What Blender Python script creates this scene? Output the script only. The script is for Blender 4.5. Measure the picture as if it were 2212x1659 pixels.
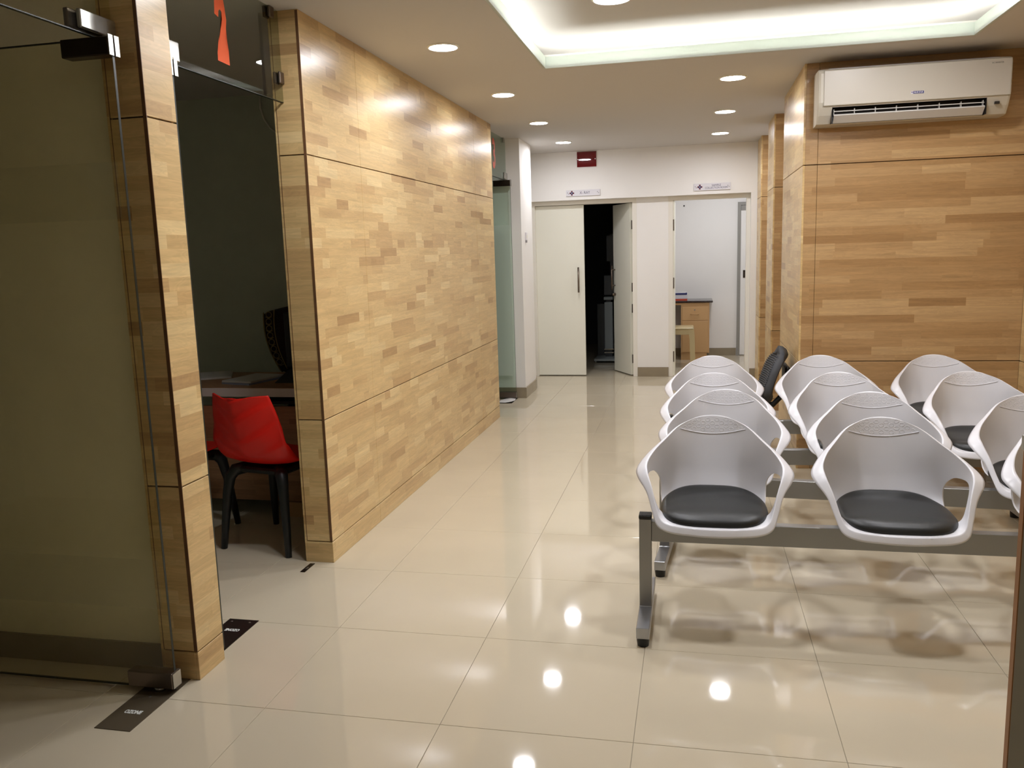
import bpy, bmesh, math, random
from mathutils import Vector, Matrix
for o in list(bpy.data.objects): bpy.data.objects.remove(o, do_unlink=True)
scene = bpy.context.scene
COL = scene.collection
random.seed(7)

# ------------------------------------------------------------------ camera
F_PX, YAW, PITCH, ROLL, CAM_H = 1805.8, .217112, .156708, -.030956, 1.46
cyw, syw = math.cos(YAW), math.sin(YAW)
FWD = Vector((-syw*math.cos(PITCH), cyw*math.cos(PITCH), -math.sin(PITCH)))
R0 = Vector((cyw, syw, 0)); U0 = R0.cross(FWD)
RGT = math.cos(ROLL)*R0 + math.sin(ROLL)*U0
UPV = -math.sin(ROLL)*R0 + math.cos(ROLL)*U0
cam = bpy.data.cameras.new('camera'); cam_o = bpy.data.objects.new('camera', cam); COL.objects.link(cam_o)
cam.sensor_fit = 'HORIZONTAL'; cam.sensor_width = 36.0; cam.lens = F_PX/2212*36.0
cam.clip_start = .02; cam.clip_end = 100
cam_o.matrix_world = Matrix(((RGT.x, UPV.x, -FWD.x, 0), (RGT.y, UPV.y, -FWD.y, 0), (RGT.z, UPV.z, -FWD.z, CAM_H), (0, 0, 0, 1)))
scene.camera = cam_o

def pix_ray(x, y): return FWD + (x-1106)/F_PX*RGT - (y-829.5)/F_PX*UPV
def pix_on_x(x, y, X):            # pixel onto the wall plane x = X
    d = pix_ray(x, y); return Vector((0, 0, CAM_H)) + d*(X/d.x)

# ------------------------------------------------------------------ world, exposure
w = bpy.data.worlds.new('world'); scene.world = w; w.use_nodes = True
w.node_tree.nodes['Background'].inputs[0].default_value = (.5, .5, .5, 1)
w.node_tree.nodes['Background'].inputs[1].default_value = .0
vs = scene.view_settings
vs.view_transform = 'Standard'; vs.look = 'None'; vs.gamma = 1.0; vs.exposure = 0.76; vs.use_curve_mapping = False
RECESS = 130.0          # radiance of the larger panels inside the recess
DOWNLIGHT = 62.0        # radiance of the round ceiling panels
COVE = 17.0             # radiance of the hidden led strips

# ------------------------------------------------------------------ materials
def lin(c): return tuple(((v/255)/12.92 if v/255 <= .04045 else (((v/255)+.055)/1.055)**2.4) for v in c) + (1,)
MATS = {}
def mat(name, rgb, rough=.5, metal=0.0, spec=.5, coat=0.0, bump=0.0, bscale=40, vary=0.0, vscale=3.0):
    if name in MATS: return MATS[name]
    m = bpy.data.materials.new(name); m.use_nodes = True; MATS[name] = m
    nt = m.node_tree; b = nt.nodes['Principled BSDF']
    b.inputs['Base Color'].default_value = lin(rgb); b.inputs['Roughness'].default_value = rough
    b.inputs['Metallic'].default_value = metal; b.inputs['Specular IOR Level'].default_value = spec
    b.inputs['Coat Weight'].default_value = coat; b.inputs['Coat Roughness'].default_value = .1
    if vary or bump:
        tc = nt.nodes.new('ShaderNodeNewGeometry')
    if vary:
        n = nt.nodes.new('ShaderNodeTexNoise'); n.inputs['Scale'].default_value = vscale; n.inputs['Detail'].default_value = 5
        nt.links.new(tc.outputs['Position'], n.inputs['Vector'])
        r = nt.nodes.new('ShaderNodeMapRange'); r.inputs['From Min'].default_value = .3; r.inputs['From Max'].default_value = .7
        r.inputs['To Min'].default_value = 1-vary; r.inputs['To Max'].default_value = 1+vary
        nt.links.new(n.outputs['Fac'], r.inputs['Value'])
        mx = nt.nodes.new('ShaderNodeMix'); mx.data_type = 'RGBA'; mx.blend_type = 'MULTIPLY'; mx.inputs['Factor'].default_value = 1
        mx.inputs['A'].default_value = lin(rgb); nt.links.new(r.outputs['Result'], mx.inputs['B'])
        nt.links.new(mx.outputs['Result'], b.inputs['Base Color'])
    if bump:
        n2 = nt.nodes.new('ShaderNodeTexNoise'); n2.inputs['Scale'].default_value = bscale; n2.inputs['Detail'].default_value = 3
        nt.links.new(tc.outputs['Position'], n2.inputs['Vector'])
        bp = nt.nodes.new('ShaderNodeBump'); bp.inputs['Strength'].default_value = bump; bp.inputs['Distance'].default_value = .004
        nt.links.new(n2.outputs['Fac'], bp.inputs['Height']); nt.links.new(bp.outputs['Normal'], b.inputs['Normal'])
    return m

def math_node(nt, op, a, b=None, c=None):
    n = nt.nodes.new('ShaderNodeMath'); n.operation = op
    for i, v in enumerate((a, b, c)):
        if v is None: continue
        if isinstance(v, (int, float)): n.inputs[i].default_value = v
        else: nt.links.new(v, n.inputs[i])
    return n.outputs[0]

def wood(name, row_h, len_min, len_var, cols, rough=.3, grain=.35):
    """laminated board: horizontal staves of random length and tone, grain along the stave"""
    m = bpy.data.materials.new(name); m.use_nodes = True; MATS[name] = m
    nt = m.node_tree; b = nt.nodes['Principled BSDF']; L = nt.links.new
    g = nt.nodes.new('ShaderNodeNewGeometry'); sp = nt.nodes.new('ShaderNodeSeparateXYZ'); L(g.outputs['Position'], sp.inputs[0])
    u = math_node(nt, 'ADD', sp.outputs['X'], sp.outputs['Y'])
    u = math_node(nt, 'ADD', u, 20.0)
    v = math_node(nt, 'DIVIDE', sp.outputs['Z'], row_h)
    row = math_node(nt, 'FLOOR', v)
    def wn(*xs):
        c = nt.nodes.new('ShaderNodeCombineXYZ')
        for i, x in enumerate(xs):
            if isinstance(x, (int, float)): c.inputs[i].default_value = x
            else: L(x, c.inputs[i])
        n = nt.nodes.new('ShaderNodeTexWhiteNoise'); n.noise_dimensions = '3D'; L(c.outputs[0], n.inputs['Vector']); return n.outputs['Value']
    r1 = wn(row, 1.3, 0.0); r2 = wn(row, 7.7, 2.0)
    ln = math_node(nt, 'MULTIPLY_ADD', r1, len_var, len_min)
    uu = math_node(nt, 'MULTIPLY_ADD', r2, 13.0, math_node(nt, 'DIVIDE', u, ln))
    # jitter the joints inside a row
    cell0 = math_node(nt, 'FLOOR', uu)
    jit = math_node(nt, 'MULTIPLY', wn(row, cell0, 3.0), .55)
    fr = math_node(nt, 'FRACT', uu)
    second = math_node(nt, 'GREATER_THAN', fr, math_node(nt, 'ADD', jit, .3))
    cell = math_node(nt, 'MULTIPLY_ADD', second, .5, cell0)
    tone = wn(row, cell, 5.0); tone2 = wn(row, cell, 9.0)
    ramp = nt.nodes.new('ShaderNodeValToRGB'); L(tone, ramp.inputs[0])
    els = ramp.color_ramp.elements
    while len(els) < len(cols): els.new(.5)
    for e, (p, c) in zip(els, cols): e.position = p; e.color = lin(c)
    # grain, stretched along the stave and different in each stave
    cv = nt.nodes.new('ShaderNodeCombineXYZ')
    L(math_node(nt, 'MULTIPLY', u, 2.2), cv.inputs[0]); L(math_node(nt, 'MULTIPLY', sp.outputs['Z'], 34.0), cv.inputs[1])
    L(math_node(nt, 'MULTIPLY', tone2, 60.0), cv.inputs[2])
    n = nt.nodes.new('ShaderNodeTexNoise'); n.inputs['Scale'].default_value = 1.6; n.inputs['Detail'].default_value = 7; n.inputs['Roughness'].default_value = .62
    n.inputs['Distortion'].default_value = .7; L(cv.outputs[0], n.inputs['Vector'])
    mr = nt.nodes.new('ShaderNodeMapRange'); mr.inputs['From Min'].default_value = .25; mr.inputs['From Max'].default_value = .75
    mr.inputs['To Min'].default_value = 1-grain; mr.inputs['To Max'].default_value = 1+grain*.6; L(n.outputs['Fac'], mr.inputs['Value'])
    cv2 = nt.nodes.new('ShaderNodeCombineXYZ')
    L(math_node(nt, 'MULTIPLY', u, 1.1), cv2.inputs[0]); L(math_node(nt, 'MULTIPLY', sp.outputs['Z'], 6.0), cv2.inputs[1]); L(math_node(nt, 'MULTIPLY', tone2, 31.0), cv2.inputs[2])
    n3 = nt.nodes.new('ShaderNodeTexNoise'); n3.inputs['Scale'].default_value = 3.0; n3.inputs['Detail'].default_value = 2; n3.inputs['Distortion'].default_value = 1.5; L(cv2.outputs[0], n3.inputs['Vector'])
    rings = math_node(nt, 'SINE', math_node(nt, 'MULTIPLY', n3.outputs['Fac'], 55.0))
    ringm = math_node(nt, 'MULTIPLY_ADD', rings, .035, 1.0)
    mm = math_node(nt, 'MULTIPLY', mr.outputs['Result'], ringm)
    mx = nt.nodes.new('ShaderNodeMix'); mx.data_type = 'RGBA'; mx.blend_type = 'MULTIPLY'; mx.inputs['Factor'].default_value = 1
    L(ramp.outputs['Color'], mx.inputs['A']); L(mm, mx.inputs['B']); L(mx.outputs['Result'], b.inputs['Base Color'])
    b.inputs['Roughness'].default_value = rough; b.inputs['Specular IOR Level'].default_value = .5
    return m

def emit(name, rgb, strength):
    m = bpy.data.materials.new(name); m.use_nodes = True; nt = m.node_tree
    for n in list(nt.nodes): nt.nodes.remove(n)
    e = nt.nodes.new('ShaderNodeEmission'); e.inputs[0].default_value = lin(rgb); e.inputs[1].default_value = strength
    o = nt.nodes.new('ShaderNodeOutputMaterial'); nt.links.new(e.outputs[0], o.inputs[0]); MATS[name] = m; return m

def glass(name, tint, milky=0.0, milk=(200, 210, 200), refl=1.0, trans=.5):
    """thin sheet glass: tinted transparency with a fresnel mirror, optionally frosted by film"""
    m = bpy.data.materials.new(name); m.use_nodes = True; nt = m.node_tree; L = nt.links.new
    for n in list(nt.nodes): nt.nodes.remove(n)
    t = nt.nodes.new('ShaderNodeBsdfTransparent'); t.inputs[0].default_value = tint + (1,)
    gl = nt.nodes.new('ShaderNodeBsdfGlossy'); gl.inputs['Roughness'].default_value = .0
    fr = nt.nodes.new('ShaderNodeFresnel'); fr.inputs[0].default_value = 1.5
    geo = nt.nodes.new('ShaderNodeNewGeometry')
    front = math_node(nt, 'SUBTRACT', 1.0, geo.outputs['Backfacing'])
    fac = math_node(nt, 'MULTIPLY', math_node(nt, 'MULTIPLY', fr.outputs[0], front), refl)
    a = nt.nodes.new('ShaderNodeMixShader'); L(fac, a.inputs[0])
    base = t.outputs[0]
    if milky > 0:
        tr = nt.nodes.new('ShaderNodeBsdfTranslucent'); tr.inputs[0].default_value = lin(milk)
        df = nt.nodes.new('ShaderNodeBsdfDiffuse'); df.inputs[0].default_value = lin(milk)
        ad = nt.nodes.new('ShaderNodeMixShader'); ad.inputs[0].default_value = 1-trans; L(tr.outputs[0], ad.inputs[1]); L(df.outputs[0], ad.inputs[2])
        mk = nt.nodes.new('ShaderNodeMixShader'); mk.inputs[0].default_value = milky; L(t.outputs[0], mk.inputs[1]); L(ad.outputs[0], mk.inputs[2]); base = mk.outputs[0]
    L(base, a.inputs[1]); L(gl.outputs[0], a.inputs[2])
    o = nt.nodes.new('ShaderNodeOutputMaterial'); L(a.outputs[0], o.inputs[0]); MATS[name] = m; return m

wood('wood_light', .047, .34, .34, [(0, (180, 145, 98)), (.06, (197, 163, 113)), (.3, (208, 177, 124)), (.75, (214, 184, 131)), (1, (224, 198, 146))], rough=.30, grain=.2)
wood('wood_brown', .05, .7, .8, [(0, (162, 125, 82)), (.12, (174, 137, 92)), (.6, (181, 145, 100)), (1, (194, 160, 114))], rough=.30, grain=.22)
wood('wood_desk', .03, .9, .5, [(0, (156, 114, 80)), (1, (180, 136, 98))], rough=.4, grain=.2)
mat('wood_edge', (104, 72, 46), .45, vary=.15, vscale=20)
mat('groove', (74, 46, 26), .7)
mat('tile', (204, 193, 170), .05, vary=.03, vscale=2.2, spec=.55)
mat('grout', (150, 140, 122), .6)
mat('skirting_tile', (150, 138, 116), .25, vary=.06, vscale=6)
mat('ceiling_paint', (204, 200, 196), .75, bump=.02, bscale=60)
mat('cove_paint', (244, 244, 238), .7)
glass('lip_backlit', (1, 1, 1), milky=1.0, milk=(230, 236, 230), refl=0.0, trans=.45)  # plain lip made translucent so the hidden strips brighten its face
mat('white_paint', (243, 241, 238), .6, bump=.03, bscale=50, vary=.015, vscale=2)
mat('lacquer_white', (240, 239, 226), .35, vary=.01)
mat('frame_white', (238, 234, 224), .45)
mat('grey_paint', (196, 200, 184), .7, vary=.04)
mat('cream_paint', (246, 238, 212), .7, vary=.04)
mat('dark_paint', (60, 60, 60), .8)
mat('shell_white', (222, 222, 227), .3)
mat('cushion', (29, 31, 30), .42, bump=.06, bscale=300)
mat('steel_paint', (150, 150, 148), .35, metal=.75)
mat('steel_bright', (176, 178, 182), .28, metal=.85, bump=.02, bscale=200)
mat('black_plastic', (20, 20, 20), .45)
mat('red_plastic', (226, 26, 16), .4)
mat('charcoal_plastic', (20, 24, 26), .45)
mat('brushed_steel', (120, 108, 98), .32, metal=.9)
mat('satin_nickel', (186, 186, 182), .25, metal=.9)
mat('dark_fitting', (62, 52, 44), .3, metal=.8)
mat('plate_dark', (88, 78, 62), .5, metal=.2)
mat('plate_black', (40, 34, 30), .3, metal=.3)
mat('print_white', (236, 240, 236), .5)
mat('orange_film', (190, 72, 20), .6)
mat('glass_edge', (16, 26, 20), .3)
mat('ac_white', (196, 189, 176), .35)
mat('ac_side', (198, 191, 176), .4)
mat('ac_dark', (34, 28, 24), .5)
mat('ac_vane', (206, 202, 196), .4)
mat('badge_blue', (22, 30, 110), .3)
mat('navy', (30, 26, 84), .5)
mat('maroon', (112, 24, 46), .5)
mat('sign_white', (226, 224, 230), .3)
mat('sign_grey', (150, 146, 150), .4)
mat('red_acrylic', (110, 14, 22), .03)
mat('beige_metal', (200, 160, 112), .4)
mat('granite', (44, 30, 28), .15, vary=.5, vscale=60)
mat('stool_plastic', (196, 178, 136), .3)
mat('paper', (218, 216, 214), .7)
mat('paper_blue', (150, 160, 190), .6)
mat('box_blue', (36, 40, 96), .5)
mat('box_red', (196, 76, 50), .5)
mat('box_white', (210, 208, 214), .5)
mat('cloth_dark', (46, 22, 18), .9, vary=.3, vscale=30)
mat('cloth_gold', (150, 130, 84), .8)
mat('cloth_red', (120, 36, 36), .8)
mat('device_grey', (150, 158, 158), .4)
mat('device_dark', (60, 64, 66), .4)
mat('mesh_fabric', (74, 76, 80), .8)
mat('counter_white', (176, 176, 166), .4)
mat('edge_band', (150, 104, 62), .5)
mat('grey_metal', (150, 148, 142), .45)
emit('led_panel', (250, 250, 255), DOWNLIGHT)
emit('led_panel_near', (250, 250, 255), DOWNLIGHT*1.4)
emit('led_panel_far', (250, 250, 255), DOWNLIGHT*1.75)
emit('led_recess', (250, 250, 255), RECESS)
emit('led_strip', (253, 255, 250), COVE)
emit('led_room', (250, 250, 255), 62.0)
glass('glass_olive', (.97, .97, .90))
glass('glass_grey', (.86, .88, .84))
glass('glass_green', (.86, .92, .88))
glass('film_band', (.98, .98, .96), milky=.035, milk=(214, 210, 190))
glass('film_green', (.97, .99, .98), milky=.5, milk=(226, 236, 228))

# ------------------------------------------------------------------ mesh helpers
def link(name, me, m=None, parent=None):
    o = bpy.data.objects.new(name, me); COL.objects.link(o)
    if m: me.materials.append(MATS[m]) if not me.materials else None
    if parent: o.parent = parent
    return o
def done(name, bm, m, parent=None, smooth=False):
    bmesh.ops.recalc_face_normals(bm, faces=bm.faces)
    me = bpy.data.meshes.new(name); bm.to_mesh(me); bm.free()
    if smooth:
        for p in me.polygons: p.use_smooth = True
    return link(name, me, m, parent)
def b_box(bm, x0, x1, y0, y1, z0, z1, bev=0.0, seg=1):
    r = bmesh.ops.create_cube(bm, size=1.0)
    vv = r['verts']
    for v in vv:
        v.co = Vector((x0+(v.co.x+.5)*(x1-x0), y0+(v.co.y+.5)*(y1-y0), z0+(v.co.z+.5)*(z1-z0)))
    if bev > 0:
        es = list({e for v in vv for e in v.link_edges})
        bmesh.ops.bevel(bm, geom=es, offset=bev, segments=seg, profile=.5, affect='EDGES')
def box(name, x0, x1, y0, y1, z0, z1, m, parent=None, bev=0.0, seg=1, smooth=False):
    bm = bmesh.new(); b_box(bm, x0, x1, y0, y1, z0, z1, bev, seg); return done(name, bm, m, parent, smooth)
def b_cyl(bm, p0, p1, r0, r1=None, seg=16, caps=True):
    p0 = Vector(p0); p1 = Vector(p1); r1 = r0 if r1 is None else r1
    d = (p1-p0).normalized(); a = d.orthogonal().normalized(); c = d.cross(a)
    A = [bm.verts.new(p0+(a*math.cos(t)+c*math.sin(t))*r0) for t in [2*math.pi*i/seg for i in range(seg)]]
    B = [bm.verts.new(p1+(a*math.cos(t)+c*math.sin(t))*r1) for t in [2*math.pi*i/seg for i in range(seg)]]
    for i in range(seg): bm.faces.new((A[i], A[(i+1) % seg], B[(i+1) % seg], B[i]))
    if caps: bm.faces.new(A[::-1]); bm.faces.new(B)
def cyl(name, p0, p1, r0, m, parent=None, r1=None, seg=16, smooth=True):
    bm = bmesh.new(); b_cyl(bm, p0, p1, r0, r1, seg); o = done(name, bm, m, parent)
    if smooth:
        for p in o.data.polygons: p.use_smooth = len(p.vertices) == 4
    return o
def b_tube(bm, pts, rad, seg=8, closed=False):
    pts = [Vector(p) for p in pts]; n = len(pts); rings = []
    ref = None
    for i, p in enumerate(pts):
        a = pts[(i-1) % n] if (closed or i > 0) else p
        b = pts[(i+1) % n] if (closed or i < n-1) else p
        d = (b-a).normalized()
        if ref is None: ref = d.orthogonal().normalized()
        s = (ref - d*ref.dot(d)).normalized(); ref = s; t = d.cross(s)
        r = rad[i] if isinstance(rad, (list, tuple)) else rad
        rings.append([bm.verts.new(p+(s*math.cos(k)+t*math.sin(k))*r) for k in [2*math.pi*j/seg for j in range(seg)]])
    m = n if closed else n-1
    for i in range(m):
        A, B = rings[i], rings[(i+1) % n]
        for j in range(seg): bm.faces.new((A[j], A[(j+1) % seg], B[(j+1) % seg], B[j]))
    if not closed: bm.faces.new(rings[0][::-1]); bm.faces.new(rings[-1])
def tube(name, pts, rad, m, parent=None, seg=8):
    bm = bmesh.new(); b_tube(bm, pts, rad, seg); return done(name, bm, m, parent, True)
def b_prism(bm, pts, off):
    """closed outline (3d points) extruded by the vector off"""
    off = Vector(off); A = [bm.verts.new(Vector(p)) for p in pts]; B = [bm.verts.new(Vector(p)+off) for p in pts]
    n = len(A); bm.faces.new(A[::-1]); bm.faces.new(B)
    for i in range(n): bm.faces.new((A[i], A[(i+1) % n], B[(i+1) % n], B[i]))
def prism(name, pts, off, m, parent=None):
    bm = bmesh.new(); b_prism(bm, pts, off); return done(name, bm, m, parent)
def empty(name, loc=(0, 0, 0), rz=0.0):
    o = bpy.data.objects.new(name, None); COL.objects.link(o); o.location = loc; o.rotation_euler = (0, 0, rz); o.empty_display_size = .1
    return o
def tag(o, label, cat, group=None):
    o['label'] = label; o['category'] = cat
    if group: o['group'] = group
    return o
def struct(o, label, cat): o['kind'] = 'structure'; o['label'] = label; o['category'] = cat; return o
def text(name, s, size, m, parent, origin, right, up, width=None, align='CENTER', bold=0.0):
    """flat lettering standing on a plane given by its right and up directions"""
    cu = bpy.data.curves.new(name, 'FONT'); cu.body = s; cu.size = size; cu.align_x = align; cu.align_y = 'CENTER'; cu.offset = bold; cu.resolution_u = 3
    t = bpy.data.objects.new('tmp', cu); COL.objects.link(t)
    dg = bpy.context.evaluated_depsgraph_get(); me = bpy.data.meshes.new_from_object(t.evaluated_get(dg)); bpy.data.objects.remove(t)
    r = Vector(right).normalized(); u = Vector(up).normalized(); n = r.cross(u)
    xs = [v.co.x for v in me.vertices]; sx = 1.0
    if width: sx = width/(max(xs)-min(xs))
    for v in me.vertices: v.co = Vector(origin) + r*(v.co.x*sx) + u*v.co.y
    o = link(name, me, None, parent); me.materials.clear(); me.materials.append(MATS[m]); return o

CEIL = 2.537; G1, G2, G3 = 1.92, .704, .105
XW, XB = -1.70, -1.845                       # corridor face and cabin face of the left partition
# ================================================================== FLOOR AND CEILING
fl = struct(box('floor', -4.3, 2.3, -2.4, 14.0, -.06, -.0025, 'grout'), 'glossy beige floor of square polished tiles', 'floor')
TS = .603; bm = bmesh.new(); b_box(bm, -TS/2+.0008, TS/2-.0008, -TS/2+.0008, TS/2-.0008, -.012, 0, .0008)
tm = bpy.data.meshes.new('tile'); bmesh.ops.recalc_face_normals(bm, faces=bm.faces); bm.to_mesh(tm); bm.free(); tm.materials.append(MATS['tile'])
for i in range(-7, 4):
    for j in range(-8, 15):
        x = -.174+TS*(i+.5); y = 2.920+TS*(j+.5)
        if y > 11.7 or (x < -2.5 and (y < .9 or y > 6.8)) : continue
        t = bpy.data.objects.new('tile', tm); COL.objects.link(t); t.parent = fl; t.location = (x, y, 0)

CX0, CX1, CY0, CY1 = -.876, 1.469, .2, 5.165     # the opening of the lit ceiling recess
bm = bmesh.new()
for a in ((-4.3, CX0, -2.4, 14), (CX1, 2.3, -2.4, 14), (CX0, CX1, -2.4, CY0), (CX0, CX1, CY1, 14)): b_box(bm, a[0], a[1], a[2], a[3], CEIL, CEIL+.014)
ce = struct(done('ceiling', bm, 'ceiling_paint'), 'off-white dropped ceiling with round downlights and a lit rectangular recess', 'ceiling')
bm = bmesh.new(); W = .012; UP = .066
for a in ((CX0-W, CX0+.002, CY0-W, CY1+W), (CX1-.002, CX1+W, CY0-W, CY1+W), (CX0, CX1, CY0-W, CY0+.002), (CX0, CX1, CY1-.002, CY1+W)): b_box(bm, a[0], a[1], a[2], a[3], CEIL-.0005, CEIL+UP)
done('recess_lip', bm, 'lip_backlit', ce)
bm = bmesh.new(); b_box(bm, CX0-.42, CX1+.42, CY0-.42, CY1+.42, CEIL+.165, CEIL+.18)
done('recess_top', bm, 'ceiling_paint', ce)
bm = bmesh.new()
for a in ((CX0-.42, CX0-.40, CY0-.42, CY1+.42), (CX1+.40, CX1+.42, CY0-.42, CY1+.42), (CX0-.42, CX1+.42, CY0-.42, CY0-.40), (CX0-.42, CX1+.42, CY1+.40, CY1+.42)): b_box(bm, a[0], a[1], a[2], a[3], CEIL+.014, CEIL+.165)
done('recess_side', bm, 'cove_paint', ce)
for nm, a in (('left', (CX0-.14, CX0-.115, CY0, CY1)), ('right', (CX1+.115, CX1+.14, CY0, CY1)), ('far', (CX0, CX1, CY1+.115, CY1+.14)), ('near', (CX0, CX1, CY0-.14, CY0-.115))):
    s = box('led_strip_light', a[0], a[1], a[2], a[3], CEIL+.016, CEIL+.026, 'led_strip')
    tag(s, 'hidden white led strip along the %s edge of the ceiling recess' % nm, 'light', 'led strips in the ceiling recess')

def downlight(x, y, z, r, label, m='led_panel', group='round ceiling downlights'):
    t = empty('downlight', (x, y, z)); tag(t, label, 'ceiling light', group)
    bm = bmesh.new(); n = 40; pr = [(r+.012, 0), (r+.012, -.004), (r+.004, -.008), (r, -.007), (r-.001, -.002), (r-.001, 0)]
    rings = [[bm.verts.new((q*math.cos(2*math.pi*i/n), q*math.sin(2*math.pi*i/n), h)) for i in range(n)] for q, h in pr]
    for A, B in zip(rings, rings[1:]):
        for i in range(n): bm.faces.new((A[i], A[(i+1) % n], B[(i+1) % n], B[i]))
    done('trim_ring', bm, 'cove_paint', t, True)
    bm = bmesh.new(); bmesh.ops.create_circle(bm, cap_ends=True, segments=n, radius=r-.001); bmesh.ops.translate(bm, verts=bm.verts, vec=(0, 0, -.004))
    done('diffuser', bm, m, t)
    return t
lab = ['above the second glass cabin door', 'largest in view, above the long wooden wall',
       'second in the left row, beside the corner of the ceiling recess', 'third in the left row, past the end of the wooden wall', 'last in the left row, by the rounded white wall']
for y, l in zip((3.07, 4.45, 5.885, 7.253, 8.629), lab): downlight(-1.297, y, CEIL, .074, 'round white ceiling downlight ' + l, 'led_panel_far' if y > 8 else 'led_panel_near' if y < 4 else 'led_panel')
for y, l in zip((5.865, 7.276, 8.626), ('nearest of the right row, left of the air conditioner', 'middle of the right row', 'last of the right row, above the far doorway')):
    downlight(.24, y, CEIL, .078, 'round white ceiling downlight ' + l, 'led_panel_far' if y > 8 else 'led_panel')
for x, y, l in ((-.41, 4.46, 'inside the lit ceiling recess, cut by the top of the photo'), (.98, 4.46, 'inside the ceiling recess above the right seats'), (-.41, 3.12, 'added out of view in the recess to light the left seat of the first bench'), (.98, 3.12, 'added out of view in the recess to light the right seats of the first bench')):  # last two are out of view, added to brighten pier and first bench
    downlight(x, y, CEIL+.165, .09, 'round white downlight ' + l, 'led_recess')

# ================================================================== WOODEN WALLS
def panel(parent, x0, x1, y0, y1, z0, z1, m='wood_light', name='panel'):
    return box(name, x0, x1, y0, y1, z0, z1, m, parent, bev=.0012)
HG, VG, TH = .0024, .0009, .012
def clad_x(parent, xf, sgn, ys, zs, m):          # cladding on a face x = xf looking along sgn*x
    for a, b in zip(ys, ys[1:]):
        for c, d in zip(zs, zs[1:]):
            x0, x1 = sorted((xf-sgn*TH, xf)); panel(parent, x0, x1, a+(VG if a != ys[0] else 0), b-(VG if b != ys[-1] else 0), c+(HG if c else 0), d-(HG if d < CEIL else 0), m)
def clad_y(parent, yf, xs, zs, m, strips=True):  # cladding on a face y = yf looking at the camera
    for a, b in zip(xs, xs[1:]):
        for c, d in zip(zs, zs[1:]): panel(parent, a+(VG if a != xs[0] else 0), b-(VG if b != xs[-1] else 0), yf, yf+TH, c+(HG if c else 0), d-(HG if d < CEIL else 0), m)
def edge_strip(parent, x0, x1, y, z0=G3+HG, z1=CEIL-.004):
    box('edge_strip', x0, x1, y-.0012, y+.004, z0, z1, 'wood_edge', parent)
ZL = (0, G3, G2, G1, CEIL); ZR = (0, G3, .708, 1.934, CEIL)
# long wall between the second and third cabin doors
wl = struct(box('wall_left', XB+TH, XW-TH, 3.585+TH, 7.17-TH, .001, CEIL-.001, 'groove'), 'long light laminated wood wall on the left of the corridor', 'wall')
clad_x(wl, XW, 1, (3.585, 4.212, 6.576, 7.17), ZL, 'wood_light'); clad_x(wl, XB, -1, (3.585, 5.3, 7.17), (0, CEIL), 'wood_light')
clad_y(wl, 3.585, (XB+TH, XW-TH), ZL, 'wood_light'); panel(wl, XB+TH, XW-TH, 7.17-TH, 7.17, 0, CEIL)
edge_strip(wl, XW-.013, XW-.0005, 3.585); edge_strip(wl, XB+.012, XB+.014, 3.585)
# pier between the first two cabin doors
wp = struct(box('wall_left_pier', XB+TH, XW-TH, 2.45+TH, 2.61-TH, .001, CEIL-.001, 'groove'), 'narrow light wood pier between the first two glass doors', 'wall')
clad_x(wp, XW, 1, (2.45, 2.61), ZL, 'wood_light'); clad_y(wp, 2.45, (XB+TH, XW-TH), ZL, 'wood_light')
panel(wp, XB+TH, XW-TH, 2.61-TH, 2.61, 0, CEIL); panel(wp, XB, XB+TH, 2.45, 2.61, 0, CEIL)
edge_strip(wp, XW-.013, XW-.0005, 2.45); edge_strip(wp, XB+.012, XB+.014, 2.45)
# wall before the first door, beside and behind the photographer
wn = struct(box('wall_left_near', XB+TH, XW-TH, -2.2, 1.50, .001, CEIL-.001, 'groove'), 'light wood wall beside the photographer', 'wall')
clad_x(wn, XW, 1, (-2.2, -.9, 1.50), ZL, 'wood_light')
# wall behind the seats with its projecting pier
XR, YA = .655, 5.60
wa = struct(box('wall_right_end', XR+TH, 2.0, YA+TH, 6.80-TH, .001, CEIL-.001, 'groove'), 'wood wall behind the seats carrying the air conditioner', 'wall')
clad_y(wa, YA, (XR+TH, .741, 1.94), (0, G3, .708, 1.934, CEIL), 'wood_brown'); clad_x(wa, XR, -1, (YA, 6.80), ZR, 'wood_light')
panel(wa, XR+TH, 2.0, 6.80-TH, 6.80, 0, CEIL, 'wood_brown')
for nm, lb, y0, y1 in (('wall_right_pier', 'middle wood pier on the right past the seats', 7.605, 8.20), ('wall_right_far_pier', 'farthest wood pier on the right, next to the back wall', 9.02, 9.495)):
    p = struct(box(nm, XR+TH, 1.2, y0+TH, y1-TH, .001, CEIL-.001, 'groove'), lb, 'wall')
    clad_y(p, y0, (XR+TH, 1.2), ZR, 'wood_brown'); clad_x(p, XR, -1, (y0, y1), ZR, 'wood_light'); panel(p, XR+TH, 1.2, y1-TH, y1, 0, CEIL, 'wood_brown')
struct(box('wall_right_recess', .95, 1.0, 6.80, 9.55, 0, CEIL, 'white_paint'), 'white wall at the back of the niches between the wood piers', 'wall')
wr = struct(box('wall_right', 1.94+TH, 2.05, -2.2, YA, .001, CEIL-.001, 'groove'), 'pale wood wall at the right edge beside the seats', 'wall')
clad_x(wr, 1.94, -1, (-2.2, .2, 2.6, 5.0, YA), ZR, 'wood_light')
struct(box('wall_rear', -4.3, 2.3, -2.35, -2.2, 0, CEIL, 'white_paint'), 'white wall behind the photographer', 'wall')
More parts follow.
